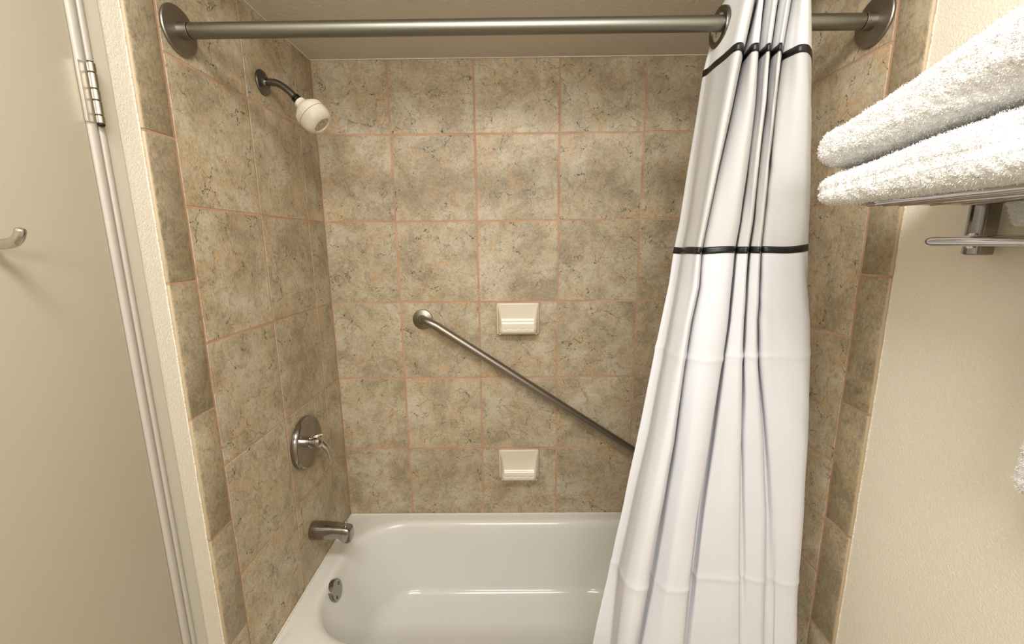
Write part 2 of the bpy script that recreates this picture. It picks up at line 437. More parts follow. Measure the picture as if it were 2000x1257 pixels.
rings = [rrect(x0, x1, y0, y1, R4(.006), 0), rrect(x0, x1, y0, y1, R4(.006), .375), rrect(x0 + .002, x1 - .002, y0 + .004, y1 - .001, R4(.008), .392), rrect(x0 + .004, x1 - .004, y0 + .014, y1 - .002, R4(.012), RIM)]
def opening(ins, z, l=0, r_=0, rad=.20):
    return rrect(ox0 + ins + l, ox1 - ins - r_, oy0 + ins, oy1 - ins, [rad, rad, rad, rad * .92], z)
for ins, dz in ((-.014, 0), (-.004, -.0010), (.003, -.0045), (.0085, -.0105), (.0120, -.0190), (.0145, -.030)):
    rings.append(opening(ins, RIM + dz, rad=.205))
for k in range(1, 9):
    t_ = k / 8
    rings.append(opening(.0145 + .034 * t_, RIM - .030 - .225 * t_, l=.050 * t_, r_=.20 * t_, rad=.205 - .035 * t_))
zb = RIM - .255; ib = .0485
for k in range(1, 9):
    a = math.pi / 2 * k / 8
    rings.append(opening(ib + .012 * math.sin(a) * 0 + .052 * (1 - math.cos(a)) + .006 * math.sin(a), zb - .048 * math.sin(a), l=.050 + .012 * math.sin(a), r_=.20 + .02 * math.sin(a), rad=.170 - .035 * math.sin(a)))
rings.append(opening(.125, zb - .0505, l=.10, r_=.24, rad=.10)); rings.append(opening(.20, zb - .052, l=.20, r_=.30, rad=.05))
V = [q for r_ in rings for q in r_]; n_ = len(rings[0]); F = []
for j in range(len(rings) - 1):
    for i in range(n_): F.append((j * n_ + i, (j + 1) * n_ + i, (j + 1) * n_ + (i + 1) % n_, j * n_ + (i + 1) % n_))
F.append(tuple((len(rings) - 1) * n_ + i for i in range(n_))[::-1])
obj('tub_shell', V, F, 'enamel', tub, angle=60)
# overflow plate on the sloping end wall
ax = Vector((1, 0, .20)).normalized(); oc = Vector((.0835, -.364, .3590))
mb = MB(); mb.lathe([(.030, -.012), (.0365, -.010), (.0370, .0), (.0365, .0045), (.034, .0072), (.0, .0082)], oc, ax, 56); ov = mb.build('overflow_plate', 'chrome_dull', tub)
for d in ((-.0024, .017, .012), (.0034, -.015, -.017)):
    s_ = MB(); s_.lathe([(.0050, .0062), (.0050, .0088), (.0035, .0098), (.0, .0100)], oc + Vector(d), ax, 20); s_.build('screw', 'pewter', ov)
# caulk between tub and tile
mb = MB()
mb.tube([(.004, -.684 + .68 * k / 40, RIM + .001 + .0008 * noise.noise((k * .7, 0, 5))) for k in range(41)], .0038, 8)
mb.tube([(.004 + (W - .008) * k / 70, -.0035, RIM + .001 + .0008 * noise.noise((k * .7, 3, 5))) for k in range(71)], .0038, 8)
struct(mb.build('trim_5', 'caulk'), 'caulk line between tub and tile')

# ------------------------------------------------------------------ fixtures on the left wall
sh = thing('showerhead', 'ivory round shower head on a curved grey arm high on the left tiled wall', 'shower head', (0, -.323, 2.026))
mb = MB(); mb.lathe([(.0345, .0005), (.0345, .0030), (.0325, .0055), (.022, .0085), (.0155, .0125), (.0135, .016)], (0, -.323, 2.026), (1, 0, 0), 56); mb.build('wall_flange', 'pewter', sh)
hd = Vector((.0335, 0, -.060)).normalized()
pts = spline([(.002, -.323, 2.026), (.022, -.323, 2.0270), (.042, -.323, 2.0245), (.060, -.322, 2.0150), (.076, -.322, 2.0020), (.092, -.321, 1.9855)], 8)
mb = MB(); mb.tube(pts, .0098, 28); mb.build('shower_arm', 'pewter', sh)
nk = Vector((.0905, -.321, 1.9870)); hd = Vector((.052, 0, -.056)).normalized()
mb = MB(); mb.lathe([(.0105, -.002), (.0125, .0), (.0125, .0045), (.0108, .0055), (.0108, .0070), (.0128, .008), (.0128, .0125), (.0110, .0135), (.0115, .020), (.0090, .024)], nk, hd, 32); mb.build('coupling_nut', 'dark_metal', sh)
h0 = nk + hd * .0165
mb = MB(); mb.lathe([(.0155, .0), (.0170, .0035), (.0175, .010), (.0215, .0155), (.0300, .0215), (.0375, .0290), (.0425, .0390), (.0440, .0490), (.0442, .0520), (.0425, .0526)], h0, hd, 64); mb.build('head_body', 'ivory', sh)
mb = MB(); mb.lathe([(.0425, .0538), (.0446, .0545), (.0446, .0600), (.0438, .0700), (.0405, .0800), (.0350, .0870), (.0290, .0900), (.0262, .0905), (.0250, .0890), (.0235, .0840), (.0, .0840)], h0, hd, 64)
fr = mb.build('spray_collar', 'ivory', sh)
mb = MB(); mb.lathe([(.0225, .0838), (.0215, .0870), (.012, .0875), (.0100, .0850), (.0080, .0885), (.0, .0890)], h0, hd, 40); mb.build('nozzle', 'nozzle', fr)
# fine embossed ribs around the body
rb = MB(); a_ = hd.orthogonal().normalized(); b_ = hd.cross(a_)
for k in range(36):
    w = 2 * math.pi * k / 36; rad = a_ * math.cos(w) + b_ * math.sin(w)
    rb.tube([h0 + hd * .032 + rad * .0396, h0 + hd * .039 + rad * .0426, h0 + hd * .046 + rad * .0437], .0007, 6)
rb.build('grip_rib', 'ivory', sh)['kind'] = 'stuff'
lv = MB(); w = 2.2; 

va = thing('shower_valve', 'round chrome tub valve with lever handle on the left tiled wall', 'valve', (0, -.312, .898))
vc = (0, -.312, .898)
mb = MB(); mb.lathe([(.0870, .0005), (.0900, .003), (.0905, .012), (.0880, .0180), (.0830, .0215), (.0780, .0200), (.060, .0170), (.035, .0155), (.0, .0150)], vc, (1, 0, 0), 80); mb.build('escutcheon', 'chrome_dull', va)
mb = MB(); mb.lathe([(.0210, .015), (.0210, .026), (.0165, .028), (.0165, .036), (.0190, .038), (.0200, .050), (.0185, .058), (.0120, .064), (.0, .066)], vc, (1, 0, 0), 48); mb.build('hub', 'chrome', va)
pts = spline([(.046, -.312, .898), (.056, -.309, .893), (.064, -.303, .882), (.070, -.296, .866), (.0745, -.289, .848), (.0765, -.284, .832), (.0765, -.281, .822)], 7)
n_ = len(pts); mb = MB(); V = []; F = []
for i, q in enumerate(pts):
    t_ = i / (n_ - 1); wd_ = .0150 - .0060 * math.sin(math.pi * min(1, t_ * 1.3)) + .0030 * t_; th_ = .0120 * (1 - t_) + .0036
    tg = (pts[min(i + 1, n_ - 1)] - pts[max(i - 1, 0)]).normalized(); s1 = Vector((0, 1, 0)); s1 = (s1 - tg * s1.dot(tg)).normalized(); s2 = tg.cross(s1)
    if i == n_ - 1: wd_ *= .6; th_ *= .5
    for k in range(20):
        a = 2 * math.pi * k / 20; V.append(q + s1 * wd_ * math.cos(a) + s2 * th_ * math.sin(a))
for i in range(n_ - 1):
    for k in range(20): F.append((i * 20 + k, i * 20 + (k + 1) % 20, (i + 1) * 20 + (k + 1) % 20, (i + 1) * 20 + k))
F += [tuple(range(20))[::-1], tuple((n_ - 1) * 20 + k for k in range(20))]
mb.add(V, F); mb.build('lever_handle', 'chrome', va)
mb = MB(); mb.tube(spline([(.030, -.312, .905), (.036, -.312, .916), (.050, -.306, .920), (.064, -.296, .918)], 6), [.0060] * 12 + [.0052] * 6 + [.004], 14); mb.build('handle_spur', 'chrome', va)

sp = thing('tub_spout', 'worn chrome tub spout with a small diverter knob above the tub rim', 'faucet', (0, -.320, .565))
def sect(x, w_, zt, zb_, sq):   # rounded section of the spout
    out = []
    for k in range(28):
        a = 2 * math.pi * k / 28; c_, s_ = math.cos(a), math.sin(a)
        e = 2 / sq; out.append((x, -.320 + w_ * math.copysign(abs(c_) ** e, c_), (zt + zb_) / 2 + (zt - zb_) / 2 * math.copysign(abs(s_) ** e, s_)))
    return out
S_ = [sect(.0005, .0295, .5960, .5330, 2), sect(.004, .0315, .5975, .5315, 2), (sect(.030, .0310, .5955, .5330, 2.1)), sect(.055, .0285, .5925, .5360, 2.4), sect(.080, .0255, .5890, .5400, 2.8), sect(.098, .0240, .5865, .5400, 3), sect(.106, .0235, .5855, .5290, 3.2), sect(.112, .0235, .5845, .5200, 3.4), sect(.130, .0235, .5815, .5200, 3.4), sect(.138, .0220, .5780, .5235, 3.2), sect(.1405, .0180, .5700, .5290, 3)]
V = [q for s_ in S_ for q in s_]; F = []
for j in range(len(S_) - 1):
    for i in range(28): F.append((j * 28 + i, j * 28 + (i + 1) % 28, (j + 1) * 28 + (i + 1) % 28, (j + 1) * 28 + i))
F += [tuple(range(28))[::-1], tuple((len(S_) - 1) * 28 + i for i in range(28))]
obj('spout_body', V, F, 'chrome_dull', sp, angle=50)
mb = MB(); mb.lathe([(.0038, -.004), (.0034, .004), (.0034, .010), (.0062, .0125), (.0070, .0160), (.0055, .0190), (.0, .0198)], (.1215, -.320, .5825), (0, 0, 1), 24); mb.build('diverter_knob', 'chrome', sp)

# ------------------------------------------------------------------ back wall fixtures
def soap_dish(z_top, label, w=.168, h=.126, cx=.7400):
    d = thing('soap_dish', label, 'soap dish', (cx, 0, z_top - h / 2), 'ceramic soap dishes on the back wall')
    mb = MB(); mb.box((cx - w / 2, -.0125, z_top - h), (cx + w / 2, .002, z_top), .0055, seg=4); mb.build('back_plate', 'ceramic', d)
    mb = MB(); mb.box((cx - w / 2 - .0035, -.0012, z_top - h - .0035), (cx + w / 2 + .0035, .0, z_top + .0035), .0005); mb.build('grout_joint', 'grout', d)
    # tray: a scooped shelf, outline in the horizontal plane, scalloped lip
    N = 41; tw_, dp = w * .470, .062; zf = z_top - h + .030
    V = []; F = []
    # surface rows run from the top of the plate down its face, round the scoop and out to the lip
    path = [(a_, z_top - h * b_) for a_, b_ in ((.0125, .05), (.0130, .25), (.0150, .44), (.0200, .60), (.0280, .72), (.0370, .785), (.0450, .80), (.0510, .785), (.0560, .755), (.0600, .757), (.0620, .80), (.0590, .88), (.0420, .955), (.0120, .985))]
    path = [tuple(q) for q in [(v_[0], v_[1]) for v_ in spline([(a, b, 0) for a, b in path], 4)]]
    R_ = len(path)
    for j, (yy, zz) in enumerate(path):
        for i in range(N):
            s_ = -1 + 2 * i / (N - 1); wj = tw_ - .055 * w * max(0, (yy - .013) / dp) 
            e = max(0, abs(s_) - .80) / .20
            rise = 0
            if j < R_ * .70:
                side = z_top - h * (.06 + .68 * ((yy - .0125) / .047) ** 1.3) if yy > .0126 else z_top
                rise = max(0, side - zz) * max(0, (abs(s_) - .84) / .16) ** 1.6
            sc = .0016 * math.cos(s_ * math.pi * 4.5) if yy > .054 and j < R_ * .80 else 0
            V.append((cx + s_ * wj, -(yy - (0.010 * max(0, abs(s_) - .86) / .14 if yy > .05 else 0)), zz + max(0, rise) + sc))
    for j in range(R_ - 1):
        for i in range(N - 1): F.append((j * N + i, (j + 1) * N + i, (j + 1) * N + i + 1, j * N + i + 1))
    for i in (0, N - 1):
        F.append(tuple(j * N + i for j in range(R_)) if i else tuple(j * N for j in range(R_))[::-1])
    obj('tray', V, F, 'ceramic', d, angle=60)
    return d
soap_dish(1.3300, 'upper almond ceramic soap dish beside the grab bar end')
soap_dish(.7045, 'lower almond ceramic soap dish just above the tub')

gb = thing('grab_bar', 'brushed steel grab bar sloping down across the back tiled wall', 'grab bar', (.36, 0, 1.265))
def arc(p0, c, p1, n=10): return [((1 - t_) ** 2) * p0 + 2 * t_ * (1 - t_) * c + t_ * t_ * p1 for t_ in [k / n for k in range(n + 1)]]
dr = Vector((.6368, 0, -.4275)).normalized()
A0 = Vector((.360, 0, 1.266)); P1 = Vector((.425, -.0575, 1.2490)); B = P1 + dr * 1.06; B0 = Vector((B.x, 0, B.z))
pts = [A0, A0 + Vector((0, -.010, 0))] + arc(A0 + Vector((0, -.014, 0)), Vector((.366, -.062, 1.281)), P1, 14) + [P1 + dr * .3, P1 + dr * .8] + arc(B - dr * .045, B, B0 + Vector((0, -.018, 0))) + [B0]
mb = MB(); mb.tube(pts, .0158, 36); mb.build('bar', 'satin', gb)
for c0 in (A0, B0):
    mb = MB(); mb.lathe([(.0405, .0004), (.0405, .0030), (.0390, .0050), (.0300, .0075), (.0215, .0110), (.0190, .0112), (.0180, .0070)], c0, (0, -1, 0), 64); mb.build('flange', 'satin', gb)

# ------------------------------------------------------------------ curtain rod
rod = thing('curtain_rod', 'satin nickel shower curtain rod spanning the alcove wall to wall', 'curtain rod', (0, -.632, 2.021))
RY, RZ = -.632, 2.0205
mb = MB(); mb.tube([(.0305, RY, RZ), (.4, RY, RZ), (1.1, RY, RZ), (W - .0305, RY, RZ)], .0157, 48); mb.build('tube', 'satin_rod', rod)
for X, s_ in ((0, 1), (W, -1)):
    mb = MB(); mb.lathe([(.0485, .0004), (.0495, .002), (.0495, .0045), (.0480, .0065), (.0445, .0076), (.0190, .0080), (.0176, .0086), (.0174, .0285), (.0168, .0290), (.0152, .0290), (.0152, .0200)], (X, RY, RZ), (s_, 0, 0), 72)
    mb.build('wall_flange', 'satin', rod)
    mb = MB(); mb.lathe([(.0146, .010), (.0146, .034)], (X, RY, RZ), (s_, 0, 0), 40); mb.build('set_sleeve', 'dark_metal', rod)

# ------------------------------------------------------------------ shower curtain
# horizontal sections through the hanging cloth, top to bottom, metres: (height, [(x, y) ...])
CURTAIN_SECTIONS = [
  (2.078, [(1.2027,-0.566),(1.1969,-0.5731),(1.1978,-0.5859),(1.1963,-0.6029),(1.1968,-0.6313),(1.1978,-0.6768),(1.201,-0.708),(1.2204,-0.691),(1.2418,-0.6512),(1.262,-0.6086),(1.269,-0.5944),(1.2588,-0.62),(1.2472,-0.6484),(1.2306,-0.6853),(1.2246,-0.7037),(1.2345,-0.691),(1.2566,-0.6512),(1.2775,-0.6086),(1.2847,-0.5944),(1.2741,-0.62),(1.2552,-0.6597),(1.2531,-0.6881),(1.2522,-0.7037),(1.2623,-0.6938),(1.2876,-0.6512),(1.31,-0.6086),(1.3044,-0.6228),(1.2823,-0.6654),(1.2784,-0.6938),(1.278,-0.7052),(1.2883,-0.6938),(1.3149,-0.6512),(1.3386,-0.6086),(1.3326,-0.6228),(1.3149,-0.6569),(1.3094,-0.6796),(1.3075,-0.6966),(1.318,-0.6938),(1.3389,-0.6682),(1.3702,-0.6228),(1.4013,-0.566)]),
  (2.02, [(1.1922,-0.566),(1.1865,-0.5732),(1.1881,-0.5862),(1.1874,-0.6034),(1.1879,-0.6322),(1.1889,-0.6783),(1.192,-0.71),(1.2111,-0.6927),(1.2322,-0.6524),(1.2519,-0.6092),(1.2588,-0.5948),(1.2488,-0.6207),(1.2376,-0.6495),(1.224,-0.687),(1.2202,-0.7057),(1.2313,-0.6927),(1.2534,-0.6524),(1.2741,-0.6092),(1.2813,-0.5948),(1.2708,-0.6207),(1.252,-0.661),(1.2487,-0.6898),(1.2472,-0.7057),(1.257,-0.6956),(1.2821,-0.6524),(1.3043,-0.6092),(1.2988,-0.6236),(1.2769,-0.6668),(1.2728,-0.6956),(1.2722,-0.7071),(1.2824,-0.6956),(1.3088,-0.6524),(1.3323,-0.6092),(1.3263,-0.6236),(1.3088,-0.6582),(1.3074,-0.6812),(1.3088,-0.6985),(1.3225,-0.6956),(1.345,-0.6697),(1.3767,-0.6236),(1.4082,-0.566)]),
  (1.95, [(1.1783,-0.566),(1.1727,-0.5732),(1.1762,-0.5862),(1.1775,-0.6034),(1.1779,-0.6322),(1.1787,-0.6783),(1.1816,-0.71),(1.2,-0.6927),(1.2202,-0.6524),(1.239,-0.6092),(1.2455,-0.5948),(1.2362,-0.6207),(1.2256,-0.6495),(1.2172,-0.687),(1.2171,-0.7057),(1.2299,-0.6927),(1.2515,-0.6524),(1.2718,-0.6092),(1.2788,-0.5948),(1.2686,-0.6207),(1.2503,-0.661),(1.2459,-0.6898),(1.2439,-0.7057),(1.2532,-0.6956),(1.2778,-0.6524),(1.2993,-0.6092),(1.294,-0.6236),(1.2728,-0.6668),(1.2681,-0.6956),(1.2673,-0.7071),(1.2772,-0.6956),(1.3029,-0.6524),(1.3256,-0.6092),(1.32,-0.6236),(1.303,-0.6582),(1.3065,-0.6812),(1.3121,-0.6985),(1.3294,-0.6956),(1.3535,-0.6697),(1.3853,-0.6236),(1.4167,-0.566)]),
  (1.84, [(1.1641,-0.575),(1.1587,-0.5818),(1.1625,-0.5938),(1.1642,-0.61),(1.1636,-0.6395),(1.165,-0.6826),(1.1688,-0.711),(1.1854,-0.6947),(1.2034,-0.6569),(1.2198,-0.6166),(1.2255,-0.6036),(1.2179,-0.6275),(1.2054,-0.6614),(1.2082,-0.6924),(1.2165,-0.7068),(1.232,-0.6947),(1.252,-0.6569),(1.2706,-0.6166),(1.2771,-0.6036),(1.2683,-0.6275),(1.2493,-0.67),(1.2461,-0.6926),(1.2456,-0.7049),(1.2538,-0.6958),(1.2754,-0.6569),(1.2943,-0.6178),(1.2903,-0.6307),(1.2693,-0.6748),(1.266,-0.6976),(1.2663,-0.7064),(1.2751,-0.6958),(1.2977,-0.6568),(1.3175,-0.6178),(1.3132,-0.6306),(1.2953,-0.6681),(1.3061,-0.6865),(1.3193,-0.6992),(1.3402,-0.6967),(1.3647,-0.6729),(1.3946,-0.6294),(1.4237,-0.575)]),
  (1.7, [(1.1439,-0.59),(1.139,-0.5961),(1.1438,-0.6066),(1.1467,-0.621),(1.1452,-0.6497),(1.1466,-0.6878),(1.1506,-0.712),(1.1646,-0.6974),(1.1793,-0.6638),(1.1924,-0.6281),(1.197,-0.6168),(1.1917,-0.6378),(1.1787,-0.6753),(1.1923,-0.6986),(1.2089,-0.7081),(1.2264,-0.6974),(1.2435,-0.6638),(1.2592,-0.6281),(1.2648,-0.6168),(1.2582,-0.6378),(1.2398,-0.6807),(1.2403,-0.6964),(1.2426,-0.7047),(1.25,-0.697),(1.2678,-0.6637),(1.283,-0.6303),(1.2807,-0.6411),(1.2612,-0.6844),(1.2629,-0.7003),(1.2659,-0.7061),(1.2739,-0.697),(1.2927,-0.6636),(1.3088,-0.6301),(1.3062,-0.641),(1.2885,-0.6798),(1.3069,-0.6928),(1.328,-0.7005),(1.3527,-0.6986),(1.3769,-0.6778),(1.4036,-0.6388),(1.4286,-0.59)]),
  (1.6, [(1.1295,-0.6),(1.1248,-0.6056),(1.1303,-0.615),(1.1341,-0.6281),(1.132,-0.6564),(1.1334,-0.6911),(1.1376,-0.712),(1.1499,-0.6986),(1.1626,-0.668),(1.1737,-0.6356),(1.1776,-0.6258),(1.1738,-0.6446),(1.1614,-0.6827),(1.1808,-0.7016),(1.202,-0.7083),(1.2207,-0.6986),(1.2357,-0.668),(1.2495,-0.6356),(1.2545,-0.6258),(1.2496,-0.6446),(1.2327,-0.6861),(1.2375,-0.6977),(1.2427,-0.7036),(1.2502,-0.6969),(1.2654,-0.6679),(1.2783,-0.6386),(1.2772,-0.648),(1.2595,-0.6891),(1.2625,-0.701),(1.2664,-0.7051),(1.2737,-0.6969),(1.2897,-0.6677),(1.3034,-0.6385),(1.302,-0.6478),(1.2855,-0.6858),(1.3076,-0.6957),(1.333,-0.7007),(1.3596,-0.6991),(1.3832,-0.6806),(1.4075,-0.6448),(1.4294,-0.6)]),
  (1.54, [(1.1192,-0.605),(1.1147,-0.6103),(1.1205,-0.6193),(1.1247,-0.6319),(1.1232,-0.6589),(1.1254,-0.692),(1.13,-0.712),(1.1417,-0.6992),(1.1534,-0.67),(1.1633,-0.639),(1.1669,-0.6296),(1.1638,-0.6476),(1.1514,-0.6868),(1.1733,-0.7031),(1.1961,-0.7085),(1.2148,-0.6992),(1.2288,-0.67),(1.2415,-0.639),(1.2461,-0.6296),(1.2418,-0.6476),(1.2253,-0.6895),(1.2326,-0.6992),(1.2393,-0.704),(1.247,-0.6976),(1.2612,-0.6698),(1.2731,-0.6419),(1.2723,-0.6508),(1.2549,-0.6921),(1.2603,-0.7022),(1.2654,-0.7054),(1.2727,-0.6976),(1.2877,-0.6697),(1.3004,-0.6418),(1.2993,-0.6507),(1.2827,-0.6894),(1.3072,-0.6978),(1.3349,-0.7012),(1.3627,-0.6997),(1.3862,-0.682),(1.4093,-0.6478),(1.4295,-0.605)]),
  (1.46, [(1.1093,-0.61),(1.1049,-0.6154),(1.1104,-0.624),(1.1143,-0.6365),(1.1131,-0.6675),(1.1183,-0.7002),(1.1261,-0.718),(1.1388,-0.705),(1.1505,-0.6762),(1.1608,-0.6456),(1.1645,-0.637),(1.1617,-0.6543),(1.15,-0.6924),(1.1696,-0.7095),(1.1922,-0.7142),(1.2106,-0.705),(1.2245,-0.6762),(1.2375,-0.6456),(1.2424,-0.637),(1.2388,-0.6543),(1.2239,-0.6937),(1.2309,-0.7021),(1.2383,-0.7067),(1.2458,-0.701),(1.2587,-0.6759),(1.2698,-0.6505),(1.27,-0.6583),(1.255,-0.6965),(1.2617,-0.7054),(1.268,-0.7083),(1.2755,-0.701),(1.2893,-0.6756),(1.3013,-0.6502),(1.3013,-0.6581),(1.2867,-0.6943),(1.3109,-0.7021),(1.3397,-0.7056),(1.3682,-0.7045),(1.3914,-0.6878),(1.4147,-0.6532),(1.4352,-0.61)]),
  (1.38, [(1.0938,-0.62),(1.0894,-0.6252),(1.0961,-0.633),(1.1011,-0.6448),(1.098,-0.6805),(1.1033,-0.7111),(1.1121,-0.725),(1.124,-0.7124),(1.135,-0.6851),(1.145,-0.6565),(1.1487,-0.6494),(1.1469,-0.6649),(1.1382,-0.6971),(1.159,-0.7163),(1.1847,-0.721),(1.2044,-0.7124),(1.2178,-0.6851),(1.2309,-0.6565),(1.2359,-0.6494),(1.2336,-0.6649),(1.2231,-0.6969),(1.2295,-0.7042),(1.238,-0.7092),(1.2453,-0.7048),(1.2559,-0.6847),(1.2655,-0.6641),(1.2674,-0.67),(1.2574,-0.7001),(1.2627,-0.7083),(1.2695,-0.7111),(1.2766,-0.7048),(1.2881,-0.6843),(1.2984,-0.6637),(1.3001,-0.6696),(1.2908,-0.6984),(1.315,-0.7059),(1.3457,-0.7107),(1.3761,-0.7103),(1.3991,-0.6956),(1.4218,-0.662),(1.4416,-0.62)]),
  (1.28, [(1.0742,-0.63),(1.0699,-0.6352),(1.0783,-0.6426),(1.0851,-0.6542),(1.0818,-0.6935),(1.0887,-0.7235),(1.0993,-0.735),(1.1113,-0.7224),(1.122,-0.6956),(1.132,-0.6678),(1.1358,-0.6615),(1.1345,-0.6762),(1.1275,-0.7051),(1.1472,-0.726),(1.1735,-0.7308),(1.1933,-0.7224),(1.2063,-0.6956),(1.2196,-0.6678),(1.2248,-0.6615),(1.2233,-0.6762),(1.2155,-0.7039),(1.225,-0.7107),(1.236,-0.7161),(1.2442,-0.7124),(1.2535,-0.6951),(1.2624,-0.6773),(1.2653,-0.682),(1.2584,-0.7074),(1.266,-0.7153),(1.2746,-0.7182),(1.2822,-0.7124),(1.2925,-0.6946),(1.3021,-0.6767),(1.3048,-0.6815),(1.2985,-0.706),(1.321,-0.7135),(1.3513,-0.7192),(1.3816,-0.7192),(1.4039,-0.7056),(1.4266,-0.672),(1.4463,-0.63)]),
  (1.1, [(1.0399,-0.655),(1.0358,-0.66),(1.0459,-0.6662),(1.0544,-0.6768),(1.0521,-0.7213),(1.0632,-0.7484),(1.078,-0.755),(1.0905,-0.743),(1.1004,-0.7185),(1.1101,-0.6934),(1.114,-0.689),(1.1139,-0.7014),(1.1103,-0.7227),(1.1261,-0.7458),(1.152,-0.7506),(1.1709,-0.743),(1.1829,-0.7185),(1.1959,-0.6934),(1.2015,-0.689),(1.2018,-0.7014),(1.1994,-0.7196),(1.2188,-0.7251),(1.237,-0.731),(1.2481,-0.7289),(1.2547,-0.7178),(1.2621,-0.706),(1.2671,-0.7083),(1.2663,-0.7237),(1.2798,-0.7306),(1.2925,-0.7334),(1.3014,-0.7289),(1.3091,-0.7171),(1.3171,-0.7053),(1.3219,-0.7076),(1.322,-0.7228),(1.3364,-0.7299),(1.3623,-0.7372),(1.389,-0.738),(1.408,-0.727),(1.4296,-0.695),(1.4476,-0.655)]),
  (0.92, [(1.0045,-0.675),(1.0006,-0.68),(1.0088,-0.6858),(1.0157,-0.6962),(1.0158,-0.7442),(1.0311,-0.7706),(1.0493,-0.775),(1.0626,-0.763),(1.072,-0.739),(1.0815,-0.7146),(1.0855,-0.711),(1.086,-0.7226),(1.0842,-0.7408),(1.1008,-0.7656),(1.1287,-0.7704),(1.1484,-0.763),(1.1598,-0.739),(1.1729,-0.7146),(1.1787,-0.711),(1.18,-0.7226),(1.1801,-0.7367),(1.2123,-0.7417),(1.2386,-0.748),(1.2534,-0.7466),(1.2589,-0.7382),(1.2658,-0.729),(1.2718,-0.7302),(1.2738,-0.7411),(1.2908,-0.7477),(1.306,-0.7506),(1.3158,-0.7466),(1.3224,-0.7374),(1.3298,-0.7282),(1.3357,-0.7294),(1.3389,-0.7406),(1.3468,-0.7476),(1.3687,-0.7558),(1.392,-0.757),(1.4088,-0.747),(1.4301,-0.715),(1.4478,-0.675)]),
  (0.75, [(0.9691,-0.695),(0.9653,-0.7),(0.9735,-0.7054),(0.9803,-0.7156),(0.9827,-0.7671),(1.0015,-0.7928),(1.0226,-0.795),(1.0367,-0.783),(1.0456,-0.7595),(1.0549,-0.7358),(1.0591,-0.733),(1.0602,-0.7438),(1.0598,-0.7589),(1.0794,-0.7853),(1.1107,-0.7902),(1.132,-0.783),(1.1432,-0.7595),(1.1565,-0.7358),(1.1626,-0.733),(1.1647,-0.7438),(1.1669,-0.7539),(1.2088,-0.7584),(1.2414,-0.765),(1.259,-0.7643),(1.2635,-0.7586),(1.2699,-0.752),(1.2769,-0.7521),(1.2817,-0.7586),(1.2966,-0.7649),(1.3117,-0.7678),(1.3212,-0.7643),(1.3266,-0.7577),(1.3333,-0.7511),(1.3404,-0.7512),(1.3466,-0.7583),(1.3491,-0.7653),(1.3677,-0.7744),(1.3883,-0.776),(1.4032,-0.767),(1.4241,-0.735),(1.4412,-0.695)]),
  (0.58, [(0.9306,-0.728),(0.9271,-0.7323),(0.9463,-0.7367),(0.9642,-0.7454),(0.9646,-0.7933),(0.9788,-0.815),(0.9955,-0.815),(1.0062,-0.8046),(1.0138,-0.7845),(1.0221,-0.7645),(1.0264,-0.7628),(1.0284,-0.7715),(1.0298,-0.7819),(1.0561,-0.8063),(1.0931,-0.8106),(1.1168,-0.8046),(1.1266,-0.7845),(1.139,-0.7645),(1.1454,-0.7628),(1.1486,-0.7715),(1.1533,-0.7767),(1.2038,-0.7802),(1.2425,-0.7863),(1.2626,-0.7863),(1.2659,-0.7837),(1.2715,-0.7802),(1.2794,-0.7793),(1.2872,-0.7811),(1.2987,-0.7863),(1.3131,-0.7889),(1.3217,-0.7863),(1.3256,-0.7828),(1.3314,-0.7793),(1.3394,-0.7785),(1.349,-0.7811),(1.349,-0.7872),(1.3674,-0.7959),(1.3875,-0.7976),(1.4007,-0.7906),(1.4187,-0.7628),(1.432,-0.728)]),
  (0.4, [(0.8991,-0.745),(0.8958,-0.7492),(0.9238,-0.7535),(0.9506,-0.762),(0.9495,-0.8087),(0.9601,-0.83),(0.9732,-0.83),(0.9818,-0.8198),(0.9887,-0.8003),(0.9964,-0.7807),(1.0007,-0.779),(1.0031,-0.7875),(1.0049,-0.7977),(1.0378,-0.8215),(1.0797,-0.8257),(1.1061,-0.8198),(1.1154,-0.8003),(1.1273,-0.7807),(1.1338,-0.779),(1.1374,-0.7875),(1.1422,-0.7926),(1.203,-0.796),(1.2475,-0.8019),(1.2705,-0.8019),(1.2738,-0.7994),(1.2794,-0.796),(1.2875,-0.7952),(1.2954,-0.7968),(1.3064,-0.8019),(1.3208,-0.8045),(1.3292,-0.8019),(1.3331,-0.7985),(1.3389,-0.7952),(1.347,-0.7943),(1.3569,-0.7968),(1.3553,-0.8028),(1.3726,-0.8113),(1.3917,-0.813),(1.4043,-0.8062),(1.4216,-0.779),(1.4341,-0.745)]),
  (0.2, [(0.8846,-0.75),(0.8811,-0.7545),(0.9146,-0.759),(0.9468,-0.768),(0.9443,-0.8175),(0.9528,-0.84),(0.9642,-0.84),(0.9718,-0.8292),(0.9788,-0.8085),(0.9866,-0.7878),(0.991,-0.786),(0.9935,-0.795),(0.9954,-0.8058),(1.0323,-0.831),(1.0776,-0.8355),(1.1059,-0.8292),(1.1155,-0.8085),(1.1278,-0.7878),(1.1345,-0.786),(1.1382,-0.795),(1.1432,-0.8004),(1.2106,-0.804),(1.2591,-0.8103),(1.2841,-0.8103),(1.2875,-0.8076),(1.2933,-0.804),(1.3016,-0.8031),(1.3097,-0.8049),(1.3205,-0.8103),(1.335,-0.813),(1.3437,-0.8103),(1.3477,-0.8067),(1.3537,-0.8031),(1.3621,-0.8022),(1.3722,-0.8049),(1.3694,-0.8112),(1.3862,-0.8202),(1.405,-0.822),(1.4177,-0.8148),(1.436,-0.786),(1.4493,-0.75)]),
]

